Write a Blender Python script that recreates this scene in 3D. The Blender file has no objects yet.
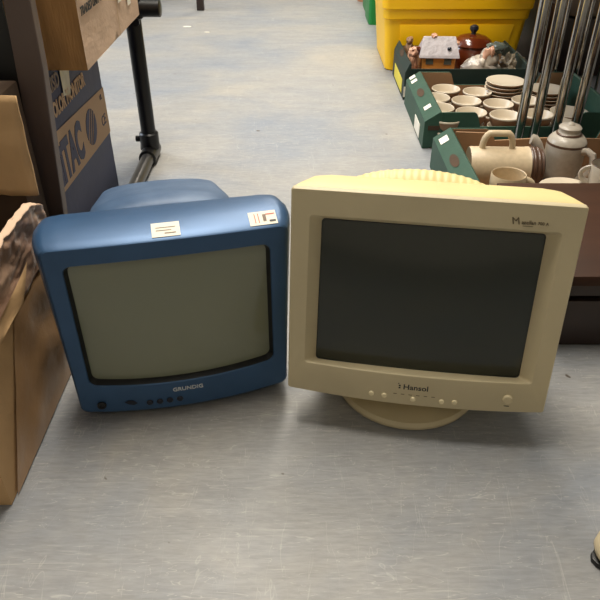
import bpy, bmesh, math, random
from math import radians as rad, sin, cos, pi, sqrt, tan
from mathutils import Vector, Matrix, noise
random.seed(7)
COL = bpy.context.scene.collection

# ------------------------------------------------------------------ materials
def mat(name, c, rough=.6, metal=0., var=.0, vscale=6., c2=None, bump=0., bscale=40., spec=.5, coat=0., stretch=(1, 1, 1), emit=0.):
    m = bpy.data.materials.new(name); m.use_nodes = True
    nt = m.node_tree; b = nt.nodes['Principled BSDF']
    b.inputs['Base Color'].default_value = (*c, 1); b.inputs['Roughness'].default_value = rough
    b.inputs['Metallic'].default_value = metal
    b.inputs['Specular IOR Level'].default_value = spec
    b.inputs['Coat Weight'].default_value = coat
    if emit:
        b.inputs['Emission Color'].default_value = (*c, 1); b.inputs['Emission Strength'].default_value = emit
    tc = nt.nodes.new('ShaderNodeTexCoord'); mp = nt.nodes.new('ShaderNodeMapping')
    mp.inputs['Scale'].default_value = stretch
    nt.links.new(tc.outputs['Object'], mp.inputs['Vector'])
    if var or c2:
        n = nt.nodes.new('ShaderNodeTexNoise'); n.inputs['Scale'].default_value = vscale; n.inputs['Detail'].default_value = 6
        nt.links.new(mp.outputs['Vector'], n.inputs['Vector'])
        r = nt.nodes.new('ShaderNodeValToRGB')
        r.color_ramp.elements[0].position = .32; r.color_ramp.elements[1].position = .68
        if c2: d = c2
        else: d = tuple(min(1, x*(1+var)) for x in c)
        r.color_ramp.elements[0].color = (*(tuple(x*(1-var) for x in c)), 1); r.color_ramp.elements[1].color = (*d, 1)
        nt.links.new(n.outputs['Fac'], r.inputs['Fac']); nt.links.new(r.outputs['Color'], b.inputs['Base Color'])
    if bump:
        n = nt.nodes.new('ShaderNodeTexNoise'); n.inputs['Scale'].default_value = bscale; n.inputs['Detail'].default_value = 5
        nt.links.new(mp.outputs['Vector'], n.inputs['Vector'])
        u = nt.nodes.new('ShaderNodeBump'); u.inputs['Strength'].default_value = bump; u.inputs['Distance'].default_value = .01
        nt.links.new(n.outputs['Fac'], u.inputs['Height']); nt.links.new(u.outputs['Normal'], b.inputs['Normal'])
    return m

def S(r, g, b):   # sRGB 0-255 to linear
    f = lambda v: (v/255)/12.92 if v/255 <= .04045 else ((v/255+.055)/1.055)**2.4
    return (f(r), f(g), f(b))

M = dict(
    beige=mat('aged_beige_plastic', S(194, 180, 146), .5, var=.05, vscale=9, bump=.06, bscale=500),
    beige_top=mat('yellowed_lit_plastic', S(222, 201, 142), .5, var=.05, vscale=10),  # yellowed, and lightened further for overhead light falling on the casing
    beige_dk=mat('beige_groove', S(120, 105, 70), .7),
    beige_btn=mat('beige_button', S(222, 208, 170), .4),
    blue=mat('metallic_blue_plastic', S(52, 84, 120), .38, metal=.3, var=.06, vscale=14, bump=.04, bscale=600),
    blue_dusty=mat('dusty_blue_plastic', S(58, 84, 116), .5, metal=.1, c2=S(78, 102, 132), vscale=22, bump=.05, bscale=90),
    blue_dk=mat('dark_blue_button', S(14, 20, 36), .35),
    black=mat('black_plastic', S(12, 12, 12), .45),
    rubber=mat('screen_surround', S(8, 9, 10), .5),
    tvglass=mat('grey_green_tube_glass', S(126, 129, 109), .12, var=.02, vscale=3, spec=.6),
    monglass=mat('dark_tube_glass', S(40, 44, 36), .12, var=.04, vscale=3, spec=.55),
    silver=mat('silver_lettering', S(205, 208, 210), .35, metal=.3),
    ink=mat('dark_ink', S(40, 38, 36), .6),
    ink2=mat('faded_ink', S(92, 78, 56), .6),
    inkred=mat('red_ink', S(190, 90, 70), .6),
    paper=mat('paper_white', S(235, 228, 212), .7, var=.03),
    card=mat('cardboard', S(186, 150, 106), .8, var=.12, vscale=7, bump=.35, bscale=14),
    card_face=mat('cardboard_pale', S(202, 172, 146), .8, var=.05, vscale=9, bump=.25, bscale=24, stretch=(1, 1, 2.2)),
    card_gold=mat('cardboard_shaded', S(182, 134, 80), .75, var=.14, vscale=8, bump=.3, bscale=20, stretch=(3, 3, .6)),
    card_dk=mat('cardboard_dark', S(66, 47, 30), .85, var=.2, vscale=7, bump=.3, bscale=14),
    card_in=mat('cardboard_inside', S(150, 116, 84), .85, var=.1),
    tape=mat('brown_parcel_tape', S(150, 118, 98), .32, var=.1, vscale=9, bump=.5, bscale=16, c2=S(186, 154, 130)),
    clear_tape=mat('shiny_tape', S(176, 138, 98), .3, var=.12, vscale=7, bump=.35, bscale=12, coat=.2),
    navy=mat('navy_print', S(52, 58, 88), .6, var=.08, vscale=6, bump=.2, bscale=16),
    navy_ink=mat('navy_ink', S(44, 48, 82), .6),
    tan_print=mat('tan_print', S(172, 142, 112), .7, var=.05),
    tan_dim=mat('tan_faded_print', S(128, 112, 98), .7, var=.1),
    panel=mat('dark_wood_panel', S(92, 76, 68), .5, var=.12, vscale=5, stretch=(1, 1, .15), bump=.1, bscale=60),
    wood=mat('dark_walnut', S(60, 36, 22), .5, spec=.18, var=.22, vscale=5, stretch=(.25, 3, 3)),
    wood_edge=mat('dark_walnut_edge', S(42, 29, 24), .4, var=.2, vscale=5, stretch=(.25, 3, 3)),
    blackmetal=mat('black_metal', S(16, 15, 15), .35, metal=.3, var=.1),
    greymetal=mat('grey_metal', S(70, 68, 66), .3, metal=.6, var=.15, vscale=20),  # runner metal, lighter than the black post
    chrome=mat('chrome', S(178, 175, 170), .13, metal=1., var=.05, vscale=4, bump=.05, bscale=20),
    yellow=mat('yellow_plastic', S(252, 196, 8), .4, var=.04, vscale=4),
    yellow_pale=mat('pale_yellow_plastic', S(238, 196, 92), .45),
    green=mat('green_plastic', S(8, 118, 46), .45, var=.06),
    green_crate=mat('printed_green_card', S(40, 74, 58), .6, var=.12, vscale=10, bump=.1, bscale=50),
    green_dk=mat('dark_green_card', S(26, 44, 38), .65, var=.15, vscale=10),
    yel_label=mat('yellow_label', S(222, 204, 70), .6, var=.1),
    tape_yellow=mat('yellowed_tape', S(150, 136, 84), .3, var=.25, vscale=30),
    terra=mat('terracotta', S(188, 130, 96), .8, var=.08),
    cream=mat('cream_glaze', S(204, 190, 168), .25, var=.04, vscale=12),
    stone=mat('stoneware_speckle', S(198, 178, 146), .4, var=.07, vscale=90),
    greystone=mat('grey_stoneware', S(170, 160, 146), .35, var=.07, vscale=70),
    brownst=mat('brown_stoneware', S(142, 108, 78), .5, var=.12, vscale=20),
    brownband=mat('brown_glaze_band', S(84, 60, 46), .3, var=.1),
    amber=mat('brown_treacle_glaze', S(96, 40, 18), .15, var=.25, vscale=9, coat=.5),
    roof=mat('lilac_grey_glaze', S(178, 170, 172), .4, var=.12, vscale=30, bump=.3, bscale=60),
    orange=mat('orange_glaze', S(206, 140, 66), .4, var=.15, vscale=20),
    pink=mat('pink_glaze', S(214, 164, 136), .35, var=.12, vscale=20),
    whiteglaze=mat('white_grey_glaze', S(196, 184, 168), .3, c2=S(110, 104, 100), vscale=14),
    teal=mat('grey_teal_glaze', S(84, 92, 86), .25, var=.3, vscale=24),
    film=mat('crumpled_plastic_film', S(160, 148, 128), .2, c2=S(86, 74, 58), vscale=18, bump=.8, bscale=20),
    wall=mat('painted_wall', S(214, 208, 196), .9, var=.02),
    ceil=mat('ceiling_tile', S(225, 224, 220), .95, var=.02),
    plinth=mat('grey_beige_fabric', S(128, 112, 98), .8, var=.1),
    lamp=mat('lamp_diffuser', (1, .96, .9), .5, emit=7.),
    shoe=mat('cream_leather', S(205, 190, 158), .5, var=.04),
)

def floor_material():
    m = bpy.data.materials.new('marbled_vinyl'); m.use_nodes = True; nt = m.node_tree; L = nt.links; N = nt.nodes.new
    b = nt.nodes['Principled BSDF']
    tc = N('ShaderNodeTexCoord')
    def nz(scale, st, det=8, dist=0., rough=.6):
        mp = N('ShaderNodeMapping'); mp.inputs['Scale'].default_value = st; L.new(tc.outputs['Object'], mp.inputs['Vector'])
        n = N('ShaderNodeTexNoise'); n.inputs['Scale'].default_value = scale; n.inputs['Detail'].default_value = det
        n.inputs['Distortion'].default_value = dist; n.inputs['Roughness'].default_value = rough
        L.new(mp.outputs['Vector'], n.inputs['Vector']); return n.outputs['Fac']
    def ramp(f, stops):
        r = N('ShaderNodeValToRGB'); e = r.color_ramp.elements
        while len(e) < len(stops): e.new(.5)
        for q, (p, c) in zip(e, stops): q.position = p; q.color = (*c, 1)
        L.new(f, r.inputs['Fac']); return r.outputs['Color']
    def mix(f, a, c, mode='MIX'):
        x = N('ShaderNodeMix'); x.data_type = 'RGBA'; x.blend_type = mode
        if isinstance(f, float): x.inputs[0].default_value = f
        else: L.new(f, x.inputs[0])
        L.new(a, x.inputs[6]); L.new(c, x.inputs[7]); return x.outputs[2]
    base = ramp(nz(1.9, (1, 1.4, 1), 7, .6), [(.3, S(130, 136, 145)), (.5, S(146, 146, 146)), (.7, S(162, 157, 148))])
    streak = ramp(nz(5, (1, 6, 1), 10, .4, .7), [(.25, (.86, .86, .87)), (.5, (.98, .98, .98)), (.75, (1.07, 1.06, 1.05))])
    col = mix(1., base, streak, 'MULTIPLY')
    fine = ramp(nz(34, (1, 5, 1), 4, .3), [(.35, (.88, .88, .88)), (.6, (1.04, 1.04, 1.04))])
    col = mix(1., col, fine, 'MULTIPLY')
    sc = ramp(nz(3.4, (1, 10, 1), 3, 2.4, .5), [(.492, (0, 0, 0)), (.5, (.24, .24, .24)), (.508, (0, 0, 0))])
    sc2 = ramp(nz(2.6, (7, 1, 1), 3, 1.8, .5), [(.496, (0, 0, 0)), (.5, (.16, .16, .16)), (.504, (0, 0, 0))])
    white = N('ShaderNodeRGB'); white.outputs[0].default_value = (*S(226, 222, 212), 1)
    col = mix(sc, col, white.outputs[0]); col = mix(sc2, col, white.outputs[0])
    spots = ramp(nz(26, (1, 1, 1), 2, 0, .5), [(.215, (1, 1, 1)), (.235, (0, 0, 0))])
    dk = N('ShaderNodeRGB'); dk.outputs[0].default_value = (*S(84, 74, 66), 1)
    col = mix(spots, col, dk.outputs[0])
    L.new(col, b.inputs['Base Color'])
    rr = ramp(nz(7, (1, 3, 1), 5), [(.3, (.42, .42, .42)), (.7, (.58, .58, .58))]); L.new(rr, b.inputs['Roughness'])
    bp = N('ShaderNodeBump'); bp.inputs['Strength'].default_value = .12; bp.inputs['Distance'].default_value = .004
    L.new(nz(60, (1, 2, 1), 4), bp.inputs['Height']); L.new(bp.outputs['Normal'], b.inputs['Normal'])
    return m

# ------------------------------------------------------------------ helpers
def link(name, me, mats, parent=None, smooth=True, loc=None, rot=None, bevel=0., angle=35):
    o = bpy.data.objects.new(name, me); COL.objects.link(o)
    for m in (mats if isinstance(mats, (list, tuple)) else [mats]): me.materials.append(m)
    if smooth:
        for p in me.polygons: p.use_smooth = True
        md = o.modifiers.new('s', 'EDGE_SPLIT'); md.split_angle = rad(angle)
    if bevel:
        b = o.modifiers.new('b', 'BEVEL'); b.width = bevel; b.segments = 2; b.limit_method = 'ANGLE'
        if smooth: o.modifiers.move(len(o.modifiers)-1, 0)
    if loc is not None: o.location = loc
    if rot is not None: o.rotation_euler = rot
    if parent: o.parent = parent
    return o
def bm2(bm, name):
    bmesh.ops.recalc_face_normals(bm, faces=bm.faces)
    me = bpy.data.meshes.new(name); bm.to_mesh(me); bm.free(); return me
def obj(name, bm, m, parent=None, **k): return link(name, bm2(bm, name), m, parent, **k)
def empty(name, loc=(0, 0, 0), rot=(0, 0, 0), order='XYZ'):
    o = bpy.data.objects.new(name, None); COL.objects.link(o); o.empty_display_size = .05
    o.location = loc; o.rotation_mode = order; o.rotation_euler = rot; return o
def tag(o, label, cat, group=None, kind=None):
    if label: o['label'] = label
    if cat: o['category'] = cat
    if group: o['group'] = group
    if kind: o['kind'] = kind
    return o
def box(bm, x0, x1, y0, y1, z0, z1, mi=0):
    v = [bm.verts.new((x, y, z)) for x in (x0, x1) for y in (y0, y1) for z in (z0, z1)]
    for f in ((0, 1, 3, 2), (4, 6, 7, 5), (0, 4, 5, 1), (2, 3, 7, 6), (0, 2, 6, 4), (1, 5, 7, 3)):
        bm.faces.new([v[i] for i in f]).material_index = mi
def boxobj(name, d, m, parent=None, bevel=.002, **k):
    bm = bmesh.new(); box(bm, *d); return obj(name, bm, m, parent, smooth=bevel > 0, bevel=bevel, **k)
def prism(bm, pts, ax, a0, a1, mi=0):
    """extrude a polygon along axis ax ('x','y','z')"""
    def P(p, a): return {'x': (a, p[0], p[1]), 'y': (p[0], a, p[1]), 'z': (p[0], p[1], a)}[ax]
    A = [bm.verts.new(P(p, a0)) for p in pts]; B = [bm.verts.new(P(p, a1)) for p in pts]; n = len(pts)
    bm.faces.new(A).material_index = mi; bm.faces.new(B[::-1]).material_index = mi
    for i in range(n): bm.faces.new((A[i], A[(i+1) % n], B[(i+1) % n], B[i])).material_index = mi
def tube(bm, pts, r, n=12, cap=True):
    rings = []; pts = [Vector(p) for p in pts]; up = None
    for i, p in enumerate(pts):
        d = (pts[min(i+1, len(pts)-1)]-pts[max(i-1, 0)]).normalized()
        if up is None: up = d.orthogonal().normalized()
        u = (up-d*up.dot(d)).normalized(); up = u; w = d.cross(u)
        rr = r[i] if isinstance(r, (list, tuple)) else r
        rx, ry = rr if isinstance(rr, tuple) else (rr, rr)
        rings.append([bm.verts.new(p+u*rx*cos(2*pi*k/n)+w*ry*sin(2*pi*k/n)) for k in range(n)])
    for a, b in zip(rings, rings[1:]):
        for k in range(n): bm.faces.new((a[k], a[(k+1) % n], b[(k+1) % n], b[k]))
    if cap: bm.faces.new(rings[0][::-1]); bm.faces.new(rings[-1])
def lathe(bm, prof, n=40, mis=None, c=(0, 0, 0)):
    rings = []
    for r, z in prof:
        if r < 1e-5: rings.append([bm.verts.new((c[0], c[1], c[2]+z))])
        else: rings.append([bm.verts.new((c[0]+r*cos(2*pi*k/n), c[1]+r*sin(2*pi*k/n), c[2]+z)) for k in range(n)])
    for i, (a, b) in enumerate(zip(rings, rings[1:])):
        for k in range(n):
            q = [a[k % len(a)], a[(k+1) % len(a)], b[(k+1) % len(b)], b[k % len(b)]]
            q = list(dict.fromkeys(q))
            if len(q) > 2: bm.faces.new(q).material_index = mis[i] if mis else 0
def ring(hw0, z0, z1, r, y, bow=0., zbow=0., bowtop=.3, hw1=None, cx=0., nb=16, nc=6):
    """rounded rectangle loop in xz at depth y; hw0 half width at the top, hw1 at the bottom; bow pushes the middle of the lower edge forward"""
    hw1 = hw0 if hw1 is None else hw1; pts = []
    def arc(cx_, cz_, a0):
        for i in range(nc): a = a0+(pi/2)*i/(nc-1); pts.append((cx_+r*cos(a), cz_+r*sin(a)))
    arc(hw0-r, z1-r, 0)
    for i in range(1, nb): pts.append(((hw0-r)*(1-2*i/nb), z1))
    arc(-hw0+r, z1-r, pi/2)
    for i in range(1, nb//2): t = i/(nb//2); pts.append((-(hw0*(1-t)+hw1*t), z1-r-(z1-z0-2*r)*t))
    arc(-hw1+r, z0+r, pi)
    for i in range(1, nb): pts.append(((hw1-r)*(-1+2*i/nb), z0))
    arc(hw1-r, z0+r, 1.5*pi)
    for i in range(1, nb//2): t = i/(nb//2); pts.append((hw1*(1-t)+hw0*t, z0+r+(z1-z0-2*r)*t))
    out = []
    for x, z in pts:
        k = max(0, 1-(x/hw0)**2); t = (z1-z)/(z1-z0); s = bowtop+(1-bowtop)*t
        out.append((cx+x, y-bow*k*s, z-zbow*k*max(0, t*2-1)))
    return out
def loft(bm, rings, cap0=False, cap1=False, mis=None):
    R_ = [[bm.verts.new(p) for p in r] for r in rings]; n = len(R_[0])
    for i, (a, b) in enumerate(zip(R_, R_[1:])):
        for k in range(n): bm.faces.new((a[k], a[(k+1) % n], b[(k+1) % n], b[k])).material_index = mis[i] if mis else 0
    if cap0: bm.faces.new(R_[0])
    if cap1: bm.faces.new(R_[-1])
def grid(bm, f, nu, nv, mi=0):
    V = [[bm.verts.new(f(i/nu, j/nv)) for j in range(nv+1)] for i in range(nu+1)]
    for i in range(nu):
        for j in range(nv): bm.faces.new((V[i][j], V[i+1][j], V[i+1][j+1], V[i][j+1])).material_index = mi
def text(name, s, size, m, parent=None, loc=(0, 0, 0), rot=(pi/2, 0, 0), sx=1., bold=0., shear=0., ext=.0004, align='CENTER'):
    cu = bpy.data.curves.new(name, 'FONT'); cu.body = s; cu.size = size; cu.extrude = ext; cu.offset = bold; cu.shear = shear
    cu.align_x = align; cu.align_y = 'CENTER'; cu.resolution_u = 3
    t = bpy.data.objects.new('tmp', cu); COL.objects.link(t)
    me = bpy.data.meshes.new_from_object(t.evaluated_get(bpy.context.evaluated_depsgraph_get()))
    bpy.data.objects.remove(t)
    me.transform(Matrix.Diagonal((sx, 1, 1, 1)))
    me.materials.clear()
    return link(name, me, m, parent, smooth=False, loc=loc, rot=rot)
def blob(bm, c, r, seed=0, amp=.15, sub=3, freq=2.):
    res = bmesh.ops.create_icosphere(bm, subdivisions=sub, radius=1)
    for v in res['verts']:
        d = v.co.normalized(); k = 1+amp*noise.noise(d*freq+Vector((seed, seed*1.7, 0)))*2
        v.co = Vector((c[0]+d.x*r[0]*k, c[1]+d.y*r[1]*k, c[2]+d.z*r[2]*k))
def dup(root, loc, rotz=0., label=None, group=None):
    r = root.copy(); COL.objects.link(r); r.location = loc; r.rotation_euler = (0, 0, rotz)
    if label: r['label'] = label
    if group: r['group'] = group
    for ch in root.children:
        c = ch.copy(); COL.objects.link(c); c.parent = r
        for g in ch.children:
            d = g.copy(); COL.objects.link(d); d.parent = c
    return r

# ------------------------------------------------------------------ the setting
def struct(name, d, m):
    o = boxobj(name, d, m, bevel=0); o['kind'] = 'structure'; return o
struct('floor', (-3.2, 3.4, -2.6, 7.2, -.05, 0), floor_material())
struct('ceiling', (-3.2, 3.4, -2.6, 7.2, 2.9, 2.95), M['ceil'])
struct('wall_left', (-3.25, -3.2, -2.6, 7.2, 0, 2.9), M['wall'])
struct('wall_right', (3.4, 3.45, -2.6, 7.2, 0, 2.9), M['wall'])
struct('wall_back', (-3.2, 3.4, 7.2, 7.25, 0, 2.9), M['wall'])
struct('wall_front', (-3.2, 3.4, -2.65, -2.6, 0, 2.9), M['wall'])

# ------------------------------------------------------------------ blue television
def bowy(x, z, hw, z0, z1, bow, bowtop):
    k = max(0, 1-(x/hw)**2); t = (z1-z)/(z1-z0); return -bow*k*(bowtop+(1-bowtop)*t)
tv = empty('television', (-.193, .83, .188), (rad(-.8), 0, rad(13)), 'YXZ')
tag(tv, 'squat metallic blue portable CRT television standing on the vinyl floor', 'television')
bm = bmesh.new()
B = dict(bow=.017, bowtop=.25)
loft(bm, [ring(.1460, -.1105, .104, .010, .016, **B, zbow=.004, hw1=.146),
          ring(.1515, -.1145, .109, .012, .002, **B, zbow=.004),
          ring(.1530, -.1160, .1105, .013, .000, **B, zbow=.004),
          ring(.1760, -.1650, .1375, .010, .000, **B, zbow=.005, hw1=.171),
          ring(.1800, -.1685, .1395, .012, .0025, **B, zbow=.006, hw1=.174),
          ring(.1860, -.1730, .1440, .015, .015, **B, zbow=.006, hw1=.176),
          ring(.1905, -.1735, .1500, .018, .036, **B, zbow=.006, hw1=.177),
          ring(.1910, -.1735, .1530, .020, .056, bow=.006, zbow=.003, hw1=.176),
          ring(.1875, -.1720, .1525, .024, .082, hw1=.174),
          ring(.1780, -.1680, .1500, .026, .090, hw1=.170),
          ring(.1700, -.1640, .1450, .026, .092, hw1=.165)], mis=[1, 0, 0, 0, 0, 0, 0, 0, 0, 0])
obj('front_bezel', bm, [M['blue'], M['rubber']], tv, angle=24)
bm = bmesh.new()
loft(bm, [ring(.1700, -.164, .145, .026, .092, hw1=.165), ring(.160, -.162, .108, .03, .125), ring(.150, -.158, .100, .04, .20),
          ring(.118, -.150, .075, .05, .26), ring(.095, -.140, .05, .05, .34)], cap1=True)
obj('rear_shell', bm, M['blue_dusty'], tv, angle=60)
bm = bmesh.new()
def tv_hump(u, v):      # bulging tube cover on top of the rear shell
    a = pi*u; k = min(1., v*7+.45)
    y = .095+.20*v
    e = max(0., sin(a))**.45
    hw = .121*(1-.25*max(0, v-.5))
    return (-cos(a)*hw-.002, y, 0.069+(.078*k**.3*(1 if k else 0)-.060*max(0, v-.25))*e)
grid(bm, tv_hump, 36, 18)
obj('tube_cover', bm, M['blue_dusty'], tv, angle=70)
bm = bmesh.new()
def tvg(u, v):
    x = (-1+2*u)*.1475; z = -.1145+(.1055+.1145)*v
    k = (1-(x/.1475)**2)
    zz = z-(.004*k*max(0, 1-2*v))
    return (x, .0135+bowy(x, z, .148, -.1145, .1055, .017, .25)-.006*(1-(2*v-1)**2)*k, zz)
grid(bm, tvg, 28, 20)
obj('screen', bm, M['tvglass'], tv)['label'] = 'bulging grey-green glass screen'
def fy(x, z): return bowy(x, z, .1745, -.164, .1345, .017, .25)
text('lettering', 'GRUNDIG', .0108, M['silver'], tv, (.003, fy(0, -.147)-.0009, -.1350), (pi/2, 0, 0), sx=1.02, bold=.00015)
for i, x in enumerate((-.062, -.0455, -.029, -.0125)):
    bm = bmesh.new(); lathe(bm, [(0, .0026), (.0042, .0024), (.0054, .001), (.0054, 0)], 20)
    obj('button', bm, M['blue_dk'], tv, loc=(x, fy(x, -.16)-.0004, -.1555), rot=(pi/2, 0, 0))
bm = bmesh.new(); lathe(bm, [(0, .0006), (.0035, .0006), (.0042, .0022), (.0072, .0022), (.0076, 0)], 24)
obj('headphone_socket', bm, M['black'], tv, loc=(-.1395, fy(-.1395, -.155)-.0006, -.1535), rot=(pi/2, 0, 0))
bm = bmesh.new(); prism(bm, [(-.010, .002), (-.004, .005), (.004, .004), (.0105, -.003), (.004, -.006), (-.004, -.003)], 'y', -.0008, .0)
obj('sensor_window', bm, M['blue_dk'], tv, smooth=False, loc=(-.092, fy(-.092, -.15)-.0006, -.152))
# stickers on the sloping brow
def sticker(parent, x0, x1, name, marks):
    bm = bmesh.new()
    def g(u, v, e=.0006):
        x = x0+(x1-x0)*u; t = .05+.85*v
        y = .0035+(.036-.0035)*t; z = .1400+(.1500-.1400)*t
        return (x, y-e*.3+bowy(x, .15, .18, -.17, .15, .017, .25), z+e*1.6)
    grid(bm, lambda u, v: g(u*1., v), 10, 2)
    s = obj(name, bm, M['paper'], parent, smooth=False)
    for (u0, u1, v0, v1, mm) in marks:
        bm = bmesh.new(); grid(bm, lambda u, v: g(u0+(u1-u0)*u, v0+(v1-v0)*v, .0009), 2, 1)
        obj('print', bm, mm, s, smooth=False)
    return s
sticker(tv, -.020, .021, 'price_sticker', [(.15, .85, .62, .66, M['tan_dim']), (.15, .7, .42, .46, M['tan_dim']), (.45, .85, .2, .26, M['tan_dim'])])
sticker(tv, .124, .166, 'price_sticker', [(.2, .23, .15, .85, M['inkred']), (.33, .36, .15, .85, M['inkred']), (.62, .95, .7, .78, M['inkred']),
                                          (.5, .62, .25, .75, M['tan_dim']), (.72, .95, .16, .3, M['ink'])])

# ------------------------------------------------------------------ beige monitor
mo = empty('computer_monitor', (.1845, .80, .241), (rad(-10.5), rad(.1), rad(-8.5)), 'YXZ')
tag(mo, 'yellowed beige CRT computer monitor tilted back on its round swivel foot', 'monitor')
B = dict(bow=.012, bowtop=.0)
bm = bmesh.new()
loft(bm, [ring(.1580, -.1290, .1040, .006, .024, bow=.006, bowtop=.4),
          ring(.1600, -.1290, .1080, .006, .020, bow=.006, bowtop=.3),
          ring(.1745, -.1250, .1160, .004, .0015, **B),
          ring(.1760, -.1265, .1175, .005, .000, **B),
          ring(.2020, -.1730, .1545, .003, .000, **B, zbow=.004, hw1=.1995),
          ring(.2037, -.1755, .1560, .004, .0018, **B, zbow=.004, hw1=.2015),
          ring(.2037, -.1760, .1565, .005, .0110, **B, zbow=.004, hw1=.2015),
          ring(.2015, -.1735, .1555, .005, .0120, **B, zbow=.004, hw1=.1995)], mis=[1, 0, 0, 0, 0, 0, 2])
obj('front_bezel', bm, [M['beige'], M['rubber'], M['beige_dk']], mo, angle=40)
bm = bmesh.new()
loft(bm, [ring(.2015, -.1735, .1555, .005, .0120, **B, zbow=.004, hw1=.1995),
          ring(.2028, -.1745, .1568, .006, .0135, **B, zbow=.004, hw1=.2005),
          ring(.2015, -.1740, .1600, .018, .030, bow=.005, hw1=.199),
          ring(.1960, -.1700, .1620, .028, .055, hw1=.193),
          ring(.1880, -.1620, .1590, .034, .075, hw1=.184),
          ring(.1780, -.1550, .1480, .034, .09, hw1=.172),
          ring(.1700, -.1500, .1180, .034, .12),
          ring(.1620, -.1450, .1000, .034, .20),
          ring(.1400, -.1300, .0850, .034, .30),
          ring(.1200, -.1150, .0700, .034, .40)], cap1=True)
obj('rear_casing', bm, M['beige_top'], mo, angle=50)['label'] = 'yellowed rear casing with painted-in top light'
bm = bmesh.new()
def hump(u, v):
    x = -.136+.272*u; a = (x/.136); e = max(0., 1-a*a)**.36
    tt = v
    y = .082+(.26)*tt
    rise = min(1., (tt*7))**.6
    z = .118-.16*tt+(.070*rise+.02*tt)*e
    if .02 < tt < .7: z -= .0010*(.5+.5*cos(x*2*pi/.0115))*(1 if e > .3 else 0)
    return (x-.019, y, z)
grid(bm, hump, 160, 24)
obj('vent_hump', bm, M['beige_top'], mo, angle=80)['label'] = 'ribbed ventilation hump'
bm = bmesh.new()
def mg(u, v):
    x = (-1+2*u)*.159; z = -.130+(.1075+.130)*v; k = (1-(x/.159)**2)
    return (x, .0225-.006*k*(1.4-v)-.003*(1-(2*v-1)**2), z)
grid(bm, mg, 28, 20)
obj('screen', bm, M['monglass'], mo)['label'] = 'dark grey-green glass screen'
def fy2(x, z): return bowy(x, z, .2, -.1715, .1535, .012, 0.)
text('lettering', 'Hansol', .0125, M['ink'], mo, (.002, fy2(0, -.145)-.0006, -.1470), (pi/2, 0, 0), sx=1.12, bold=.0003)
bm = bmesh.new()
for k in range(2): box(bm, -.0245, -.0215, -.0006, 0, -.1500+k*.0038, -.1474+k*.0038)
box(bm, -.0255, -.0240, -.0006, 0, -.1424, -.1404)
obj('emblem', bm, M['ink'], mo, smooth=False, loc=(0, fy2(0, -.145)-.0004, 0))
text('model_lettering', 'M', .0145, M['ink2'], mo, (.112, -.0006, .1295), (pi/2, 0, 0), sx=1.0, shear=-.2)
text('model_lettering', 'azellan', .0085, M['ink2'], mo, (.1285, -.0006, .1283), (pi/2, 0, 0), sx=.85, shear=.1)
text('model_lettering', '700 A', .0062, M['ink2'], mo, (.1480, -.0006, .1280), (pi/2, 0, 0), sx=1.)
bm = bmesh.new(); box(bm, .121, .135, -.0005, 0, .1228, .1234); obj('underline', bm, M['ink2'], mo, smooth=False)
for x, z in ((-.066, -.1655), (-.0455, -.1665), (-.0005, -.1680), (.0435, -.1675), (.0635, -.1665)):
    bm = bmesh.new(); lathe(bm, [(0, .0022), (.003, .002), (.0042, .0006), (.0046, -.001)], 18)
    obj('button', bm, M['beige_btn'], mo, loc=(x, fy2(x, z)-.0002, z+.0005), rot=(pi/2, 0, 0))
bm = bmesh.new()
for i in range(6): x = -.029+.0118*i; box(bm, x-.0027, x+.0027, fy2(x, -.16)-.0005, 0, -.1608, -.1596)
obj('button_legend', bm, M['ink2'], mo, smooth=False)
bm = bmesh.new(); lathe(bm, [(0, .0035), (.0065, .0032), (.0080, .001), (.0082, -.001)], 24)
obj('power_button', bm, M['beige'], mo, loc=(.1432, fy2(.143, -.15)-.0004, -.1545), rot=(pi/2, 0, 0))
bm = bmesh.new(); box(bm, .139, .147, fy2(.143, -.16)-.0005, 0, -.1668, -.1655); obj('power_light', bm, M['ink'], mo, smooth=False)
bm = bmesh.new(); prism(bm, [(.098, -.176), (.118, -.176), (.114, -.184), (.102, -.184)], 'y', .004, .018); obj('bottom_catch', bm, M['beige'], mo, bevel=.001)
# swivel foot: level on the floor, so undo the monitor's tilt
mw = Matrix.LocRotScale(Vector(mo.location), mo.rotation_euler.copy(), None)
base = Matrix.Translation(Vector((.190, .888, 0)))
bm = bmesh.new()
lathe(bm, [(0, 0), (.118, 0), (.124, .004), (.125, .010), (.121, .016), (.100, .021), (.072, .026), (.070, .032), (0, .034)], 64)
f = obj('swivel_foot', bm, M['beige'], mo, angle=30); f.matrix_parent_inverse = mw.inverted() @ base
bm = bmesh.new()
lathe(bm, [(0, .03), (.07, .03), (.085, .045), (.100, .066), (.11, .085), (0, .10)], 48)
f = obj('swivel_neck', bm, M['beige'], mo, angle=30); f.matrix_parent_inverse = mw.inverted() @ base

# ------------------------------------------------------------------ left: cardboard boxes, wooden upright, rack
def qgrid(bm, A, B_, C, D, nu=14, nv=14, amp=.0, freq=8., seed=0, nrm=(1, 0, 0), mi=0):
    A, B_, C, D, nrm = [Vector(q) for q in (A, B_, C, D, nrm)]
    def f(u, v):
        p = (A*(1-u)+B_*u)*(1-v)+(D*(1-u)+C*u)*v
        e = min(1, 6*min(u, 1-u, v, 1-v)+.25)
        return p+nrm*amp*e*noise.noise(p*freq+Vector((seed, 0, 0)))*2
    grid(bm, f, nu, nv, mi)
bb = empty('cardboard_box', (-.6, .75, 0)); o0 = Vector((-.6, .75, 0))
tag(bb, 'large brown cardboard box with crumpled taped flaps at the left edge, beside the blue television', 'box')
def V(*p): return tuple(Vector(p)-o0)
bm = bmesh.new()
H = .225
NB, FB = V(-.422, .618, .001), V(-.420, 1.0, .001); NT, FT = V(-.424, .618, H), V(-.424, .985, H+.005)
qgrid(bm, NB, FB, FT, NT, 24, 20, .003, 7, 3)
obj('side_panel', bm, M['card'], bb)
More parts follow.
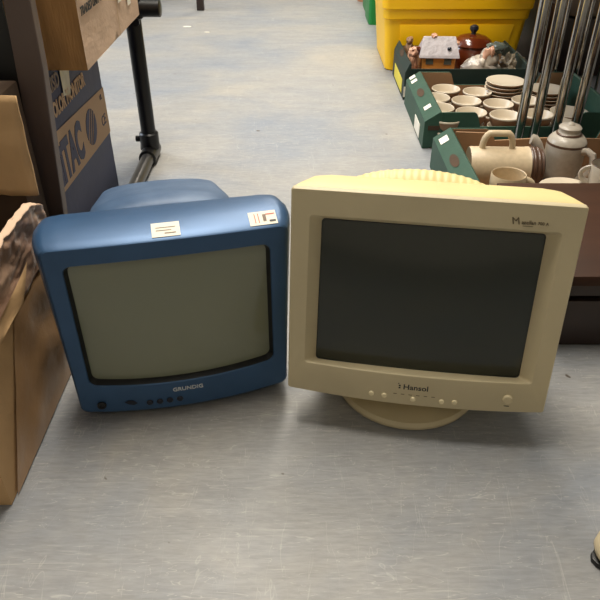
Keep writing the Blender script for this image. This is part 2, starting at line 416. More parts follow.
bm = bmesh.new(); qgrid(bm, V(-.418, .634, .003), V(-.4165, .998, .003), V(-.419, .984, H+.004), V(-.4205, .775, H-.004), 34, 24, .0022, 16, 9)
obj('parcel_tape', bm, M['clear_tape'], bb)['label'] = 'glossy creased brown parcel tape'
bm = bmesh.new(); qgrid(bm, V(-.86, .615, .001), NB, NT, V(-.86, .618, H), 12, 14, .004, 7, 5, (0, 1, 0))
obj('front_panel', bm, M['card'], bb)
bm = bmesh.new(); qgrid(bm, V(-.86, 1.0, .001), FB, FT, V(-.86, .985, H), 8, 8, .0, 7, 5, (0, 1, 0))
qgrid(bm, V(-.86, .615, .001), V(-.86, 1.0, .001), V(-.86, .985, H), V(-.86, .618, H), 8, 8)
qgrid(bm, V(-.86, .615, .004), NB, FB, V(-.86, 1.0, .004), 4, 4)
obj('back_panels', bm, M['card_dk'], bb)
def flap(u, v):
    a = Vector(NT)*(1-u)+Vector(FT)*u
    h = .108-.012*u+.010*noise.noise(Vector((u*7, 1, 0)))
    if u > .86: h *= 1-.25*((u-.86)/.14)
    n = noise.noise(Vector((u*9, v*4, 2)))+.6*noise.noise(Vector((u*24, v*12, 4)))
    return a+Vector((-.006*v+.0065*n*(.3+v*.9)+.003, 0, h*v))
bm = bmesh.new(); grid(bm, flap, 60, 24)
o = obj('side_flap', bm, M['tape'], bb, angle=60); o['label'] = 'crumpled flap wrapped in brown tape'
md = o.modifiers.new('t', 'SOLIDIFY'); md.thickness = .004
bm = bmesh.new()
def fold(u, v):
    a = flap(.93*u, 1.); k = noise.noise(Vector((u*9, v*3, 5)))
    return a+Vector((.004-.012*v+.001*k, 0, .002+.003*v+.001*k))
grid(bm, fold, 40, 5)
o = obj('folded_edge', bm, M['card_face'], bb); md = o.modifiers.new('t', 'SOLIDIFY'); md.thickness = .003
bm = bmesh.new(); qgrid(bm, V(-.416, .66, H-.002), V(-.412, .80, H+.01), V(-.418, .86, H+.045), V(-.414, .66, H+.02), 12, 6, .003, 20, 2)
o = obj('torn_strip', bm, M['card'], bb)

b2 = empty('cardboard_box', (-.56, 1.04, 0))
tag(b2, 'dull tan cardboard box standing behind the large taped box, left of the dark wooden upright', 'box')
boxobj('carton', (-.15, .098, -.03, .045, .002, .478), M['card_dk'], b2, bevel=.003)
bm = bmesh.new()
def fl2(u, v):
    x = -.15+(.300-.006*noise.noise(Vector((v*14, 0, 0)))+.004*(1-v))*u; z = .318+.160*v+.006*noise.noise(Vector((u*12, 3, 0)))*(1-v)
    return (x-.026, -.036-.014*(1-v)+.004*noise.noise(Vector((u*5, v*5, 1))), z)
grid(bm, fl2, 20, 14); o = obj('folded_flap', bm, M['card'], b2); md = o.modifiers.new('t', 'SOLIDIFY'); md.thickness = .004

# table with the wooden upright
tb = empty('wooden_table', (-.9, 1.3, 0)); tag(tb, 'dark wooden upright between the cardboard boxes at left, unseen table top added for shade', 'table')
bm = bmesh.new()
v = [(-.493, .001), (-.460, .001), (-.441, .235), (-.421, .49), (-.414, .74), (-.452, .74), (-.482, .203)]
prism(bm, [(x+.9, z) for x, z in v], 'y', 1.10-1.3, 1.125-1.3)
obj('upright', bm, M['panel'], tb, bevel=.002, smooth=False)
boxobj('table_top', (-.7, .440, -.28, .55, .742, .77), M['panel'], tb)  # unseen top, put in to shade the boxes below
boxobj('shade_board', (-.7, .425, -.170, -.164, .002, .742), M['black'], tb)  # black sheet added in place of the dark under the table
boxobj('upright', (-.7, -.66, -.2, -.17, .002, .742), M['panel'], tb)

# printed computer box
mb = empty('printed_carton', (-.67, 1.432, 0)); o0 = Vector((-.67, 1.43, 0))
tag(mb, 'navy and tan printed carton for a computer screen, standing behind the blue television', 'box')
boxobj('carton', (-.175, .173, -.29, .232, .002, .428), M['navy'], mb, bevel=.004)
fx = .1745
bm = bmesh.new(); qgrid(bm, (fx, -.288, .195), (fx, .231, .174), (fx, .231, .290), (fx, -.288, .322), 2, 2)
obj('tan_stripe', bm, M['tan_print'], mb, smooth=False)
RX = (pi/2, 0, pi/2)
text('lettering', 'MiTAC', .112, M['navy_ink'], mb, (fx+.0005, .008, .240), RX, sx=.64, bold=.0055, align='RIGHT')
bm = bmesh.new()
for t0, t1 in ((-.042, -.0165), (-.0095, -.0035), (.0035, .0095), (.0165, .042)):       # round emblem cut by diagonal bars
    R0 = .042; pts = []
    def rim(t, s): q = sqrt(max(0, R0*R0-t*t)); return (t, s*q)
    for i in range(7): t = t0+(t1-t0)*i/6; pts.append(rim(max(-R0, min(R0, t)), 1))
    for i in range(7): t = t1-(t1-t0)*i/6; pts.append(rim(max(-R0, min(R0, t)), -1))
    an = rad(-38); P = []
    for a, b in pts:
        q = (a*cos(an)-b*sin(an), a*sin(an)+b*cos(an))
        if not P or (abs(q[0]-P[-1][0])+abs(q[1]-P[-1][1])) > 1e-5: P.append(q)
    if len(P) > 2: prism(bm, [(.084+p[0], .240+p[1]) for p in P], 'x', fx+.0001, fx+.0009)
obj('emblem', bm, M['navy_ink'], mb, smooth=False)
text('small_lettering', 'FRISD', .040, M['tan_dim'], mb, (fx+.0005, -.110, .398), RX, sx=.9, bold=.001)
text('small_lettering', 'COLOR MONITOR', .040, M['tan_print'], mb, (fx+.0005, -.030, .350), RX, sx=.74, bold=.002)
bm = bmesh.new(); qgrid(bm, (fx, -.060, .36), (fx, -.015, .35), (fx, .012, .423), (fx, -.055, .423), 6, 6, .0015, 40, 1)
o = obj('tape_patch', bm, M['tape_yellow'], mb, loc=(.0016, 0, 0)); o['label'] = 'torn yellowish tape patch'
text('certification_mark', 'CE', .036, M['navy_ink'], mb, (fx+.0005, .190, .218), RX, sx=.9)
text('certification_mark', 'UL', .018, M['navy_ink'], mb, (fx+.0005, .195, .275), RX, sx=.9)

# upper long box lying on the carton
ub = empty('cardboard_box', (-.474, 1.56, .430)); tag(ub, 'pale brown cardboard box lying on top of the navy printed carton, jutting toward the aisle', 'box')
bm = bmesh.new()
X0, X1, Y0, Y1, Z1 = -.075, .06, -.25, .25, .24
qgrid(bm, (X1, Y0, .0), (X1, Y1, .0), (X1, Y1, Z1), (X1, Y0, Z1), 24, 14, .0015, 9, 4)
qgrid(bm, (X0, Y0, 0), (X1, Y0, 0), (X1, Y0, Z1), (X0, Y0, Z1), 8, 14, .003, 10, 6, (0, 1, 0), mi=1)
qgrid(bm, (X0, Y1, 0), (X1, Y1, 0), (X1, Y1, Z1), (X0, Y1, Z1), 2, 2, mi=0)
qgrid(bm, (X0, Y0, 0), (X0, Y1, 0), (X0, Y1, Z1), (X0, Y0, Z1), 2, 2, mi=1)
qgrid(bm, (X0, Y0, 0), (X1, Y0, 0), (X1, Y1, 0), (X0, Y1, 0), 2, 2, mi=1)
qgrid(bm, (X0, Y0, Z1), (X1, Y0, Z1), (X1, Y1, Z1), (X0, Y1, Z1), 2, 2, mi=0)
bmesh.ops.remove_doubles(bm, verts=bm.verts, dist=.0005)
obj('carton', bm, [M['card_face'], M['card_gold']], ub)  # aisle face paler, others darker: light and shade put into the card colours
text('lettering', 'TRADED UNIT OF', .021, M['ink'], ub, (X1+.003, -.158, .104), RX, sx=1.0, bold=.0008, shear=.25)
for y, z in ((.055, .078), (.142, .056)):
    bm = bmesh.new(); qgrid(bm, (X1+.003, y-.012, z-.012), (X1+.003, y+.022, z-.012), (X1+.003, y+.022, z+.05), (X1+.003, y-.012, z+.05), 1, 1)
    obj('white_label', bm, M['paper'], ub, smooth=False)
bm = bmesh.new(); qgrid(bm, (X1+.002, .028, .0), (X1+.002, .031, .0), (X1+.002, .031, Z1), (X1+.002, .028, Z1), 1, 1)
obj('seam', bm, M['card'], ub, smooth=False)
bm = bmesh.new(); prism(bm, [(-.245+.02*k, .125+.030*sin(k*.6)) for k in range(7)]+[(-.125, .20), (-.245, .20)], 'x', X1+.001, X1+.003)
obj('torn_label', bm, M['cream'], ub, smooth=False)

# black tube rack
rk = empty('tube_rack', (-.453, 1.9, 0)); tag(rk, 'black metal tube stand with a clamped joint at its foot, left side of the aisle', 'rack')
bm = bmesh.new(); tube(bm, [(0, 0, .03), (0, 0, 1.15)], .0215, 20); obj('post', bm, M['blackmetal'], rk)
bm = bmesh.new(); tube(bm, [(0, .05, .022), (.004, -.68, .022)], .019, 16); obj('floor_runner', bm, M['greymetal'], rk)
bm = bmesh.new(); tube(bm, [(0, 0, .030), (0, 0, .034), (0, 0, .080), (0, 0, .084)], [.024, .0285, .0285, .024], 20)
tube(bm, [(0, .035, .022), (0, .032, .022), (0, -.06, .022), (0, -.063, .022)], [.0205, .0255, .0255, .0205], 18)
tube(bm, [(-.005, -.0, .03), (-.0, 0, .07)], .026, 16)
tube(bm, [(-.040, 0, .062), (-.02, 0, .062)], .009, 10)
o = obj('foot_joint', bm, M['blackmetal'], rk)
bm = bmesh.new(); tube(bm, [(0, 0, .400), (0, 0, .404), (0, 0, .452), (0, 0, .456)], [.024, .029, .029, .024], 20)
tube(bm, [(.0, 0, .428), (.076, 0, .428), (.078, 0, .428)], [.023, .023, .019], 18)
tube(bm, [(.012, -.02, .398), (.012, -.03, .398)], .011, 10)
obj('upper_joint', bm, M['blackmetal'], rk)

# far table leg
ft = empty('far_table', (-.9, 4.35, 0)); tag(ft, 'table at the far end of the aisle with thin dark square legs', 'table')
for x, y in ((.334, -.32), (-.55, -.32), (.334, .32), (-.55, .32)):
    boxobj('leg', (x-.02, x+.02, y-.02, y+.02, .001, .72), M['wood_edge'], ft, bevel=.002)
boxobj('table_top', (-.6, .38, -.36, .36, .72, .75), M['wood'], ft)

# ------------------------------------------------------------------ right: low bench
lb = empty('low_bench', (.9, 1.18, 0)); tag(lb, 'low dark walnut bench on the floor at the right, behind the beige monitor', 'bench')
boxobj('bench_top', (-.455, .7, -.198, .192, .142, .163), M['wood'], lb, bevel=.002)
boxobj('drawer_front', (-.452, .7, -.194, -.176, .118, .1415), M['wood_edge'], lb, bevel=.002)
boxobj('plinth', (-.448, .7, -.190, -.172, .001, .104), M['wood_edge'], lb, bevel=.002)
boxobj('side_panel', (-.448, -.430, -.17, .188, .001, .1415), M['wood_edge'], lb, bevel=.002)
boxobj('back_panel', (-.428, .7, .170, .188, .001, .1415), M['wood_edge'], lb, bevel=.002)
boxobj('gap_shade', (-.428, .7, -.168, -.15, .001, .1415), M['black'], lb, bevel=0)  # black slab stands in for the shade inside the drawer gap

# ------------------------------------------------------------------ card fruit crates
def sheet(bm, pts, ax, a, t, mi=0): prism(bm, pts, ax, a, a+t, mi)
def crate(loc, W, L, H, label, mat_out, stickers=(), tabs=True, ins=.046):
    c = empty('fruit_crate', loc); tag(c, label, 'crate', 'green card fruit crates on the right')
    boxobj('crate_base', (.004, W-.004, .004, L-.004, .001, .006), M['card_in'], c, bevel=0)
    for s in (0, 1):   # hollow prism end walls, sloped on top
        q = [(0, 0), (0, H*.74), (ins, H), (ins+.006, H*.97), (ins+.006, .006)]
        if s: q = [(W-x, z) for x, z in q]
        bm = bmesh.new(); prism(bm, q, 'y', .0, L)
        e = obj('end_wall', bm, mat_out, c, smooth=False, bevel=.0015)
        if s == 0:
            # handle opening: rounded arch plate in dark card on the slope
            n = Vector((-H*.26, 0, ins)).normalized(); t = Vector((ins, 0, H*.26)).normalized()
            bm = bmesh.new(); o_ = Vector((0, 0, H*.74))
            P = []
            for k in range(24):
                a = 2*pi*k/24; P.append(o_+t*(.026+.012*sin(a))+Vector((0, L*.55+.040*cos(a), 0))+n*.0012)
            bm.faces.new([bm.verts.new(p) for p in P]); obj('hand_hole', bm, M['card_dk'], e, smooth=False)
            for (y, k, w, hh) in stickers:
                bm = bmesh.new(); p0 = o_+t*k+n*.0016
                vs = [p0+Vector((0, y, 0)), p0+Vector((0, y+w, 0)), p0+Vector((0, y+w, 0))+t*hh, p0+Vector((0, y, 0))+t*hh]
                bm.faces.new([bm.verts.new(p) for p in vs]); obj('sticker', bm, M['paper'], e, smooth=False)
    for y, nm in ((0, 'front_wall'), (L-.005, 'back_wall')):
        h1, h0 = H*.98, H*.60; x0, x1 = ins+.006, W-ins-.006; d = .10
        q = [(x0, .006), (x1, .006), (x1, h1), (x1-d, h1), (x1-d-.008, h1-.006), (x1-d-.022, h0), (x0+d+.022, h0), (x0+d+.008, h1-.006), (x0+d, h1), (x0, h1)]
        if not tabs: q = [(x0, .006), (x1, .006), (x1, H*.84), (x0, H*.84)]
        bm = bmesh.new(); sheet(bm, q, 'y', y, .005); obj(nm, bm, mat_out, c, smooth=False)
        bm = bmesh.new(); q2 = [(a, b-.0015 if b > .01 else b) for a, b in q]
        sheet(bm, q2, 'y', y+.005 if y == 0 else y-.0015, .0015); obj('wall_lining', bm, M['card_in'], c, smooth=False)
    return c
C1 = crate((.384, 2.447, 0), .46, .335, .135, 'dark green crate of ornaments and a lidded brown pot, before the yellow bin', M['green_dk'], tabs=False, ins=.016)
bm = bmesh.new(); box(bm, -.0015, -.0003, .05, .27, .012, .062); obj('yellow_label', bm, M['yel_label'], C1, smooth=False)
bm = bmesh.new(); box(bm, .0, .06, -.0012, -.0002, .012, .05); obj('white_label', bm, M['paper'], C1, smooth=False)
C2 = crate((.384, 1.975, 0), .64, .432, .118, 'green card crate filled with cream and brown bowls, middle of the three', M['green_crate'],
           stickers=((.40, .012, .028, .022), (.355, .012, .028, .022), (.075, .014, .030, .024)))
bm = bmesh.new(); box(bm, -.0015, -.0003, .07, .17, .008, .052); obj('white_label', bm, M['paper'], C2, smooth=False)
bm = bmesh.new(); box(bm, .012, .048, -.0015, -.0002, .060, .074); obj('hand_hole', bm, M['card_dk'], C2, smooth=False)
C3 = crate((.386, 1.385, 0), .64, .45, .122, 'green card crate holding teapot and lying jug, just behind the walnut bench', M['green_crate'],
           stickers=((.375, .012, .040, .026),))

# ------------------------------------------------------------------ bowls, plates, mugs
bowlprof = [(0, .004), (.026, .004), (.028, 0), (.031, 0), (.038, .010), (.046, .024), (.0490, .040), (.0495, .044), (.0480, .0455), (.0465, .044), (.043, .026), (.034, .012), (0, .009)]
bmis = [1, 1, 1, 1, 1, 1, 0, 0, 0, 0, 0, 0]
bm = bmesh.new(); lathe(bm, bowlprof, 40, bmis)
bowl_me = bm2(bm, 'bowl'); bowl_me.materials.append(M['cream']); bowl_me.materials.append(M['brownst'])
for p in bowl_me.polygons: p.use_smooth = True
def place(name, me, loc, label, cat, group, s=1.):
    o = bpy.data.objects.new(name, me); COL.objects.link(o); o.location = loc; o.scale = (s, s, s); return tag(o, label, cat, group)
spots = [(.508, 2.308, 'back row beside the green end wall'), (.610, 2.275, 'back row, second from the left'), (.455, 2.214, 'second row against the green end wall'),
         (.553, 2.180, 'second row, left of centre'), (.450, 2.112, 'third row against the green end wall'), (.652, 2.150, 'second row, right of centre'),
         (.545, 2.068, 'front row, left of centre'), (.647, 2.040, 'front row, right of centre'), (.458, 2.014, 'front corner by the green end wall'),
         (.755, 2.185, 'middle row below the plate stack'), (.752, 2.050, 'front row at the right, by the chrome tubes')]
for i, (x, y, wh) in enumerate(spots):
    place('bowl', bowl_me, (x, y, .0065), 'lower cream bowl of the pair, %s' % wh, 'bowl', 'bowls in the middle crate')
    place('bowl', bowl_me, (x+.002, y-.001, .0065+.036), 'upper cream bowl of the pair, %s' % wh, 'bowl', 'bowls in the middle crate')
pl = [(0, .003), (.036, .003), (.038, 0), (.044, 0), (.052, .006), (.0660, .016), (.0665, .018), (.064, .0185), (.050, .010), (0, .007)]
bm = bmesh.new(); lathe(bm, pl, 44, [1, 1, 1, 1, 1, 1, 0, 0, 0]); plate_me = bm2(bm, 'plate')
plate_me.materials.append(M['cream']); plate_me.materials.append(M['brownst'])
for p in plate_me.polygons: p.use_smooth = True
def plates(x, y, n, s, wh, z0=.0065, dz=.0125):
    for k in range(n):
        pos = 'topmost' if k == n-1 else 'lowest' if k == 0 else ('second', 'third', 'fourth', 'fifth', 'sixth', 'seventh', 'eighth', 'ninth')[k-1]+' from the bottom'
        place('plate', plate_me, (x+.001*sin(k*2.1), y+.001*cos(k*1.3), z0+k*dz*s), 'cream plate, %s in the stack %s' % (pos, wh), 'plate', 'plates in stacks', s)
plates(.715, 2.310, 8, 1.02, 'behind the bowls, left of the tubes')
plates(.865, 2.310, 6, .98, 'at the back behind the tubes')
plates(.895, 2.150, 4, .95, 'mid-crate behind the tubes')
plates(.865, 2.040, 4, .95, 'front right of the bowls')
plates(.525, 1.470, 6, .92, 'under the tan mug')
plates(.650, 1.462, 7, 1.05, 'right of the tan mug')
plates(.800, 1.470, 6, 1.0, 'under the grey mug')

def mug(loc, rz, label, mt, s=1.):
    m = empty('mug', loc, (0, 0, rz)); tag(m, label, 'mug', 'stoneware mugs')
    bm = bmesh.new()
    lathe(bm, [(0, .004), (.026, .002), (.032, 0), (.036, .004), (.040, .02), (.042, .045), (.0415, .068), (.0405, .070), (.039, .068), (.039, .04), (.036, .012), (0, .008)], 40,
          [0]*6+[1, 1]+[0]*4)
    obj('cup_body', bm, [mt, M['brownband'] if mt == M['greystone'] else mt], m)
    bm = bmesh.new(); tube(bm, [(.036+.026*sin(pi*k/10)*1., 0, .018+.038*(1-cos(pi*k/10))/2*1.05) for k in range(11)], [(.0045, .007)]*11, 10)
    obj('handle', bm, mt, m); m.scale = (s, s, s); return m
mug((.500, 1.462, .0755), rad(-8), 'tan speckled mug standing on plates in front of the cream jug', M['stone'])
mug((.748, 1.492, .0895), rad(165), 'grey stoneware mug with a brown rim at the right edge', M['greystone'], .96)
bm = bmesh.new(); lathe(bm, [(0, 0), (.012, 0), (.016, .006), (.016, .03), (.012, .036), (0, .038)], 20)
tag(obj('egg_cup', bm, M['cream'], loc=(.445, 1.43, .0065+.07)), 'small pale pot beside the tan mug, just above the beige monitor', 'pot')
for ob in [o for o in bpy.data.objects if o.name == 'egg_cup']: ob.location.z = .0065; ob.scale = (1, 1, 3.2)

# jug lying on its side (axis along x)
jg = empty('coffee_jug', (.558, 1.69, .064), (0, pi/2, rad(-3))); tag(jg, 'cream speckled jug with brown banded foot lying on its side with handle upward', 'jug')
bm = bmesh.new()
lathe(bm, [(0, -.093), (.040, -.095), (.0515, -.097), (.053, -.093), (.053, -.02), (.054, .045), (.055, .062), (.056, .0645), (.053, .067), (.056, .070), (.056, .076), (.052, .079), (.055, .082), (.055, .088), (.050, .091), (.051, .096), (.046, .100), (0, .098)], 48,
      [0]*6+[1]*11)
obj('jug_body', bm, [M['stone'], M['brownband']], jg, angle=60)
bm = bmesh.new()
hp = []
for k in range(15):
    a = pi*k/14; hp.append((-.048-.046*min(1, sin(a)*1.3)**.7, 0, -.026-.040*cos(a)))
tube(bm, hp, [(.0075, .009)]*15, 12); obj('handle', bm, M['stone'], jg)

# upright coffee pot
tp = empty('teapot', (.727, 1.715, .0065), (0, 0, rad(-10))); tag(tp, 'tall grey stoneware pot with brown-lined lid, spout to the left and looped handle', 'teapot')
bm = bmesh.new()
lathe(bm, [(0, .002), (.048, 0), (.053, .004), (.0555, .04), (.0570, .09), (.0575, .122), (.057, .126), (.0565, .129), (.052, .138), (.042, .148), (.036, .150), (0, .150)], 48,
      [0]*5+[1, 1]+[0]*4)
obj('pot_body', bm, [M['greystone'], M['brownband']], tp, angle=50)
bm = bmesh.new()
lathe(bm, [(0, .149), (.036, .149), (.037, .153), (.032, .155), (.030, .158), (.031, .164), (.0325, .170), (.028, .175), (.012, .177), (.010, .181), (.006, .184), (0, .185)], 40, [1, 1, 1]+[0]*8)
obj('lid', bm, [M['greystone'], M['brownband']], tp, angle=50)
bm = bmesh.new()
tube(bm, [(-.048, 0, .052), (-.066, 0, .072), (-.078, 0, .096), (-.084, 0, .114), (-.094, 0, .126), (-.102, 0, .128)], [.024, .021, .018, .016, .0155, .0150], 16)
obj('spout', bm, M['greystone'], tp)
bm = bmesh.new()
tube(bm, [(.050, 0, .118), (.070, 0, .126), (.088, 0, .120), (.096, 0, .098), (.092, 0, .070), (.078, 0, .045), (.052, 0, .030)], [(.010, .013)]*7, 12)
obj('handle', bm, M['greystone'], tp, rot=(0, 0, rad(-42)), loc=(0, 0, -.008))

tp.scale = (.92, .92, .94)
# cardboard dividers lying behind the jug
bm = bmesh.new(); qgrid(bm, (.44, 1.822, .02), (.60, 1.822, .02), (.60, 1.826, .095), (.44, 1.826, .095), 4, 4, .002, 8, 1, (0, 1, 0))
bm = bmesh.new(); prism(bm, [(.445, .0065), (.93, .0065), (.93, .094), (.70, .098), (.56, .090), (.55, .112), (.445, .116)], 'y', 1.812, 1.818)
tag(obj('card_divider', bm, M['card_in'], smooth=False), 'plain brown card sheet standing behind the lying jug and grey pot', 'card')

# ------------------------------------------------------------------ chrome tubes
for i, (x, y, r, wh) in enumerate(((.667, 1.935, .0145, 'leftmost of the front row'), (.713, 1.935, .0145, 'second from the left of the front row'),
                                   (.776, 1.935, .0145, 'third from the left of the front row'), (.833, 1.935, .0145, 'rightmost of the front row'),
                                   (.856, 2.425, .0060, 'slender one behind the leftmost tube'), (.922, 2.425, .0060, 'slender one behind the second tube'),
                                   (1.003, 2.425, .0060, 'slender one behind the third tube'), (1.085, 2.425, .0060, 'slender one behind the rightmost tube'))):
    t = empty('chrome_tube', (x, y, 0)); tag(t, 'upright polished chrome tube, %s, among the crockery crates' % wh, 'tube', 'upright chrome tubes')
    bm = bmesh.new(); tube(bm, [(0, 0, .004), (0, 0, .743)], r, 24); obj('tube_shaft', bm, M['chrome'], t)
    bm = bmesh.new(); lathe(bm, [(0, 0), (r+.002, 0), (r+.002, .012), (r, .014), (0, .014)], 20); obj('foot_cap', bm, M['black'], t)

dt = empty('shade_table', (1.25, 2.3, 0)); tag(dt, 'dark unseen table standing over the crockery crates, its top sized to shade them', 'table')
boxobj('table_top', (-.64, .95, -.80, .75, .745, .775), M['wood_edge'], dt)  # out-of-view top, extended forward to dim the crockery
for x, y in ((.9, -.7), (.9, .68)): boxobj('leg', (x-.02, x+.02, y-.02, y+.02, .001, .744), M['wood_edge'], dt)
# ------------------------------------------------------------------ furthest crate contents
ch = empty('butter_dish', (.527, 2.60, .0065), (0, 0, rad(-3))); tag(ch, 'cottage-shaped butter dish with lilac-grey roof and orange walls in the furthest crate', 'ornament')
bm = bmesh.new(); prism(bm, [(-.062, .0), (.062, 0), (.062, .128), (-.062, .128)], 'y', -.045, .045); obj('cottage_walls', bm, M['orange'], ch, smooth=False, bevel=.003)
bm = bmesh.new(); prism(bm, [(-.055, .118), (.055, .118), (.050, .128), (.0, .186), (-.004, .186), (-.050, .128)], 'x', -.075, .075)
for vv in bm.verts:
    if vv.co.z > .15: vv.co.x *= .80
obj('roof', bm, M['roof'], ch, smooth=False, bevel=.004)
for x in (-.035, .033):
    bm = bmesh.new(); box(bm, x-.014, x+.014, -.0475, -.045, .094, .115); obj('window', bm, M['teal'], ch, smooth=False)
for x in (-.022, .066):
    bm = bmesh.new(); blob(bm, (0, 0, 0), (.011, .011, .010), x*30, .3); obj('chimney', bm, M['pink'], ch, loc=(x, 0 if x < 0 else .0, 0.186 if x < 0 else .160))
bm = bmesh.new(); blob(bm, (.035, -.038, .150), (.008, .006, .006), 4, .1); obj('dormer', bm, M['blue_dk'], ch)
fg = empty('figurine', (.428, 2.60, .05)); tag(fg, 'pink and orange glazed figurine tucked in the left corner of the furthest crate', 'ornament')
bm = bmesh.new(); blob(bm, (0, 0, .045), (.024, .026, .045), 2, .2); blob(bm, (.005, -.01, .088), (.020, .018, .018), 5, .2); obj('figure', bm, M['pink'], fg)
bm = bmesh.new(); blob(bm, (.012, -.014, .098), (.016, .012, .010), 8, .3); obj('hat', bm, M['amber'], fg)
fg = empty('figurine', (.400, 2.70, .05)); tag(fg, 'small dark brown glazed figurine at the very back left corner of the furthest crate', 'ornament')
bm = bmesh.new(); blob(bm, (.03, 0, .05), (.015, .02, .05), 3, .2); blob(bm, (.03, 0, .105), (.013, .014, .013), 4, .2); obj('figure', bm, M['brownst'], fg)
# casserole
cs = empty('casserole_pot', (.676, 2.695, .0066)); tag(cs, 'glossy dark brown casserole pot with knobbed lid in the furthest crate, before the yellow bin', 'pot')
bm = bmesh.new(); lathe(bm, [(0, .0), (.045, 0), (.062, .03), (.072, .07), (.072, .105), (.066, .118), (.064, .118), (.0, .10)], 40); obj('pot_body', bm, M['amber'], cs)
bm = bmesh.new(); lathe(bm, [(.0, .119), (.070, .119), (.073, .124), (.066, .138), (.046, .150), (.020, .156), (0, .157)], 40)
lidp = obj('lid', bm, M['amber'], cs)
bm = bmesh.new(); lathe(bm, [(.0, .156), (.009, .156), (.008, .162), (.016, .172), (.015, .182), (.006, .187), (0, .187)], 24); obj('knob', bm, M['blue_dk'], lidp)
cs.scale = (1.08, 1.0, 1.1)
# animal ornament and wrapped ornament
an = empty('animal_figurine', (.690, 2.545, .03)); tag(an, 'large white and grey pottery animal ornament with a pinkish face and dark teal cap', 'ornament')
bm = bmesh.new(); blob(bm, (-.01, 0, .055), (.072, .05, .050), 1, .14); blob(bm, (.015, -.005, .095), (.036, .032, .036), 6, .15)
blob(bm, (-.012, -.03, .085), (.014, .014, .020), 3, .1); obj('body', bm, M['whiteglaze'], an)
bm = bmesh.new(); blob(bm, (.006, -.022, .112), (.018, .014, .026), 9, .2); blob(bm, (.020, -.028, .128), (.010, .01, .018), 2, .2); obj('face', bm, M['pink'], an)
bm = bmesh.new(); blob(bm, (.042, -.005, .135), (.036, .03, .020), 7, .2); obj('cap', bm, M['teal'], an)
bm = bmesh.new(); blob(bm, (0, 0, .055), (.045, .040, .050), 12, .28, 4, 3.5)
tag(obj('wrapped_ornament', bm, M['film'], loc=(.812, 2.600, .02)), 'ornament bundled in crumpled clear film beside the pottery animal', 'ornament')

# ------------------------------------------------------------------ yellow bin, far items
yb = empty('storage_bin', (.626, 3.02, 0)); tag(yb, 'large bright yellow plastic bin with a ledged rim behind the crates', 'bin')
def zring(hx, hy, r, z, n=8):
    out = []
    for (cx, cy, a0) in ((hx-r, hy-r, 0), (-hx+r, hy-r, pi/2), (-hx+r, -hy+r, pi), (hx-r, -hy+r, 1.5*pi)):
        for i in range(n): a = a0+pi/2*i/(n-1); out.append((cx+r*cos(a), cy+r*sin(a), z))
    return out
bm = bmesh.new()
loft(bm, [zring(.262, .19, .03, .001), zring(.268, .195, .03, .006), zring(.286, .215, .03, .205), zring(.292, .226, .03, .212), zring(.294, .230, .03, .245), zring(.300, .238, .03, .252),
          zring(.310, .248, .03, .40), zring(.300, .238, .025, .40), zring(.25, .18, .02, .01)], cap0=True, cap1=True)
obj('bin_body', bm, M['yellow'], yb, angle=30)
bm = bmesh.new(); prism(bm, [(-.20, .03), (.21, .03), (.235, .19), (-.225, .19)], 'y', -.2040, -.199)
for vv in bm.verts: vv.co.y -= .018*(vv.co.z-.03)/.19*1.1
obj('front_recess', bm, M['yellow'], yb, bevel=.003)
gb = empty('green_bin', (.60, 3.78, 0)); tag(gb, 'green plastic bin just beyond the yellow bin', 'bin')
bm = bmesh.new(); loft(bm, [zring(.24, .12, .02, .001), zring(.245, .125, .02, .3), zring(.255, .135, .02, .305), zring(.255, .135, .02, .34), zring(.24, .12, .02, .34), zring(.23, .11, .02, .01)], cap0=True, cap1=True)
obj('bin_body', bm, M['green'], gb)
bm = bmesh.new(); tube(bm, [(-.06, -.136, .32), (-.06, -.16, .31), (.06, -.16, .31), (.06, -.136, .32)], .006, 8); obj('handle', bm, M['green'], gb)
gb = empty('green_bin', (.62, 4.06, 0)); tag(gb, 'second green bin, narrowly visible beyond the first', 'bin')
bm = bmesh.new(); loft(bm, [zring(.252, .11, .02, .001), zring(.262, .12, .02, .3), zring(.262, .12, .02, .33), zring(.25, .11, .02, .33), zring(.24, .10, .02, .01)], cap0=True, cap1=True)
obj('bin_body', bm, M['green'], gb)
fp = bmesh.new(); lathe(fp, [(0, 0), (.048, 0), (.062, .12), (.068, .122), (.070, .155), (.064, .155), (.055, .02), (0, .02)], 32)
tag(obj('flower_pot', fp, M['terra'], loc=(.395, 4.30, 0)), 'terracotta pot at the far end of the right side, partly behind the green bins', 'pot')

# dark board and boxes at back right
dk = empty('dark_cabinet', (1.36, 2.95, 0)); tag(dk, 'dark brown cabinet behind the chrome tubes, right of the yellow bin', 'cabinet')
boxobj('cabinet_body', (-.325, .5, -.20, .25, .001, .22), M['wood_edge'], dk)
boxobj('cabinet_side', (-.36, -.33, -.24, .25, .001, .27), M['wood'], dk)
bx = empty('grey_beige_chest', (1.36, 2.95, .221)); tag(bx, 'grey-beige padded chest on top of the dark cabinet', 'box')
boxobj('chest_body', (-.30, .5, -.18, .22, .001, .3), M['plinth'], bx, bevel=.02)
boxobj('chest_lid', (-.31, .5, -.19, .23, .302, .34), M['plinth'], bx, bevel=.008)
gd = empty('covered_dish', (1.16, 2.26, 0)); tag(gd, 'dull green and tan lidded dish at the right edge behind the chrome tubes', 'dish')
bm = bmesh.new(); lathe(bm, [(0, 0), (.05, 0), (.075, .04), (.082, .085), (.078, .088), (0, .07)], 32); obj('dish_body', bm, M['greystone'], gd)
bm = bmesh.new(); lathe(bm, [(0, .089), (.080, .089), (.07, .11), (.03, .13), (0, .133)], 32); obj('lid', bm, M['card_gold'], gd)

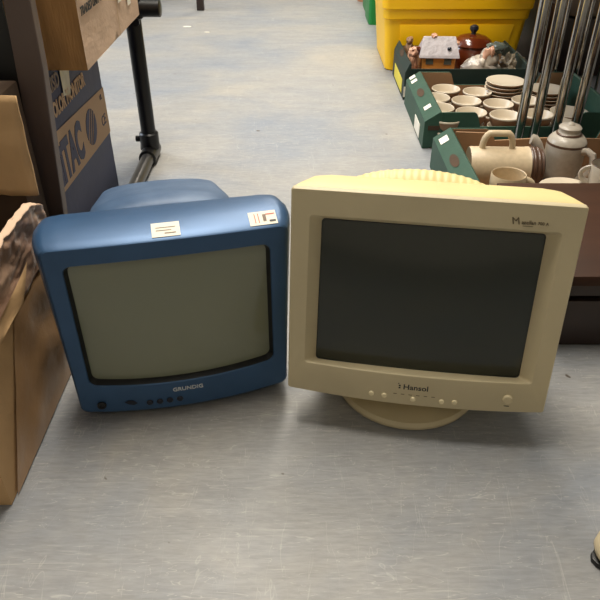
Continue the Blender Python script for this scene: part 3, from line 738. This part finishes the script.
# ------------------------------------------------------------------ shoe toe at lower right, paper scraps
sh = empty('shoe', (.456, .530, 0), (0, 0, rad(4))); sh.scale = (1, .85, .8); tag(sh, 'rounded cream shoe toe with a dark sole poking in at the lower right edge', 'shoe')
def shoe_ring(x, hw, z0, z1): return [(x, hw*cos(2*pi*k/24), (z0+z1)/2+(z1-z0)/2*sin(2*pi*k/24)) for k in range(24)]
bm = bmesh.new()
loft(bm, [shoe_ring(-.060, .008, .020, .030), shoe_ring(-.056, .022, .012, .040), shoe_ring(-.045, .034, .010, .050), shoe_ring(-.02, .044, .008, .060), shoe_ring(.03, .047, .008, .068),
          shoe_ring(.09, .042, .008, .085), shoe_ring(.15, .036, .008, .10), shoe_ring(.20, .034, .008, .10), shoe_ring(.215, .02, .02, .09)], True, True)
obj('upper', bm, M['shoe'], sh)
bm = bmesh.new(); pts = []
for k in range(28):
    a = 2*pi*k/28; x = .078+.142*cos(a); pts.append((x, (.046 if x < .08 else .040)*sin(a)))
prism(bm, pts, 'z', 0, .011); obj('sole', bm, M['black'], sh, bevel=.002)
for i, (x, y, s, lb_) in enumerate(((-.587, 3.62, .022, 'white paper scrap on the floor at the far left of the aisle'), (-.47, 3.50, .014, 'smaller white paper scrap just right of the other one'))):
    bm = bmesh.new(); P = [(s*(1+.5*noise.noise(Vector((k, i, 0))))*cos(2*pi*k/7), s*.5*(1+.6*noise.noise(Vector((k, 3+i, 0))))*sin(2*pi*k/7)) for k in range(7)]
    prism(bm, P, 'z', 0.0005, .002)
    tag(obj('paper_scrap', bm, M['paper'], smooth=False, loc=(x, y, 0)), lb_, 'paper', 'paper scraps on the floor')

# ------------------------------------------------------------------ lights
def area(name, loc, sx, sy, power, col, rot=(0, 0, 0)):
    l = bpy.data.lights.new(name, 'AREA'); l.shape = 'RECTANGLE'; l.size = sx; l.size_y = sy; l.energy = power; l.color = col
    o = bpy.data.objects.new(name, l); COL.objects.link(o); o.location = loc; o.rotation_euler = rot; return o
for i, (x, y, p) in enumerate(((-.25, 1.5, 78), (.1, 2.9, 60), (.2, 5.6, 58), (-.6, -1.5, 7))):
    cl = empty('ceiling_light', (x, y, 2.86)); tag(cl, 'ceiling light panel over the aisle, out of view', 'light', 'ceiling light panels')
    boxobj('light_housing', (-.32, .32, -.62, .62, 0, .035), M['ceil'], cl)
    l = area('lamp', (0, 0, -.012), .6, 1.2, p, (1, .93, .81)); l.parent = cl
area('daylight', (-3.1, 3.2, 1.7), 2.2, 1.6, 105, (.72, .84, 1), (0, rad(-80), 0))
w = bpy.data.worlds.new('world'); bpy.context.scene.world = w; w.use_nodes = True
w.node_tree.nodes['Background'].inputs[0].default_value = (.8, .85, .9, 1); w.node_tree.nodes['Background'].inputs[1].default_value = .3

# ------------------------------------------------------------------ camera
cd = bpy.data.cameras.new('camera'); cam = bpy.data.objects.new('camera', cd); COL.objects.link(cam)
cam.location = (0, 0, .8); cam.rotation_euler = (rad(90-35), 0, 0)
cd.sensor_width = 36; cd.lens = 36*658.2/600; cd.clip_start = .02
bpy.context.scene.camera = cam
bpy.context.scene.view_settings.view_transform = 'Standard'
bpy.context.scene.view_settings.look = 'None'
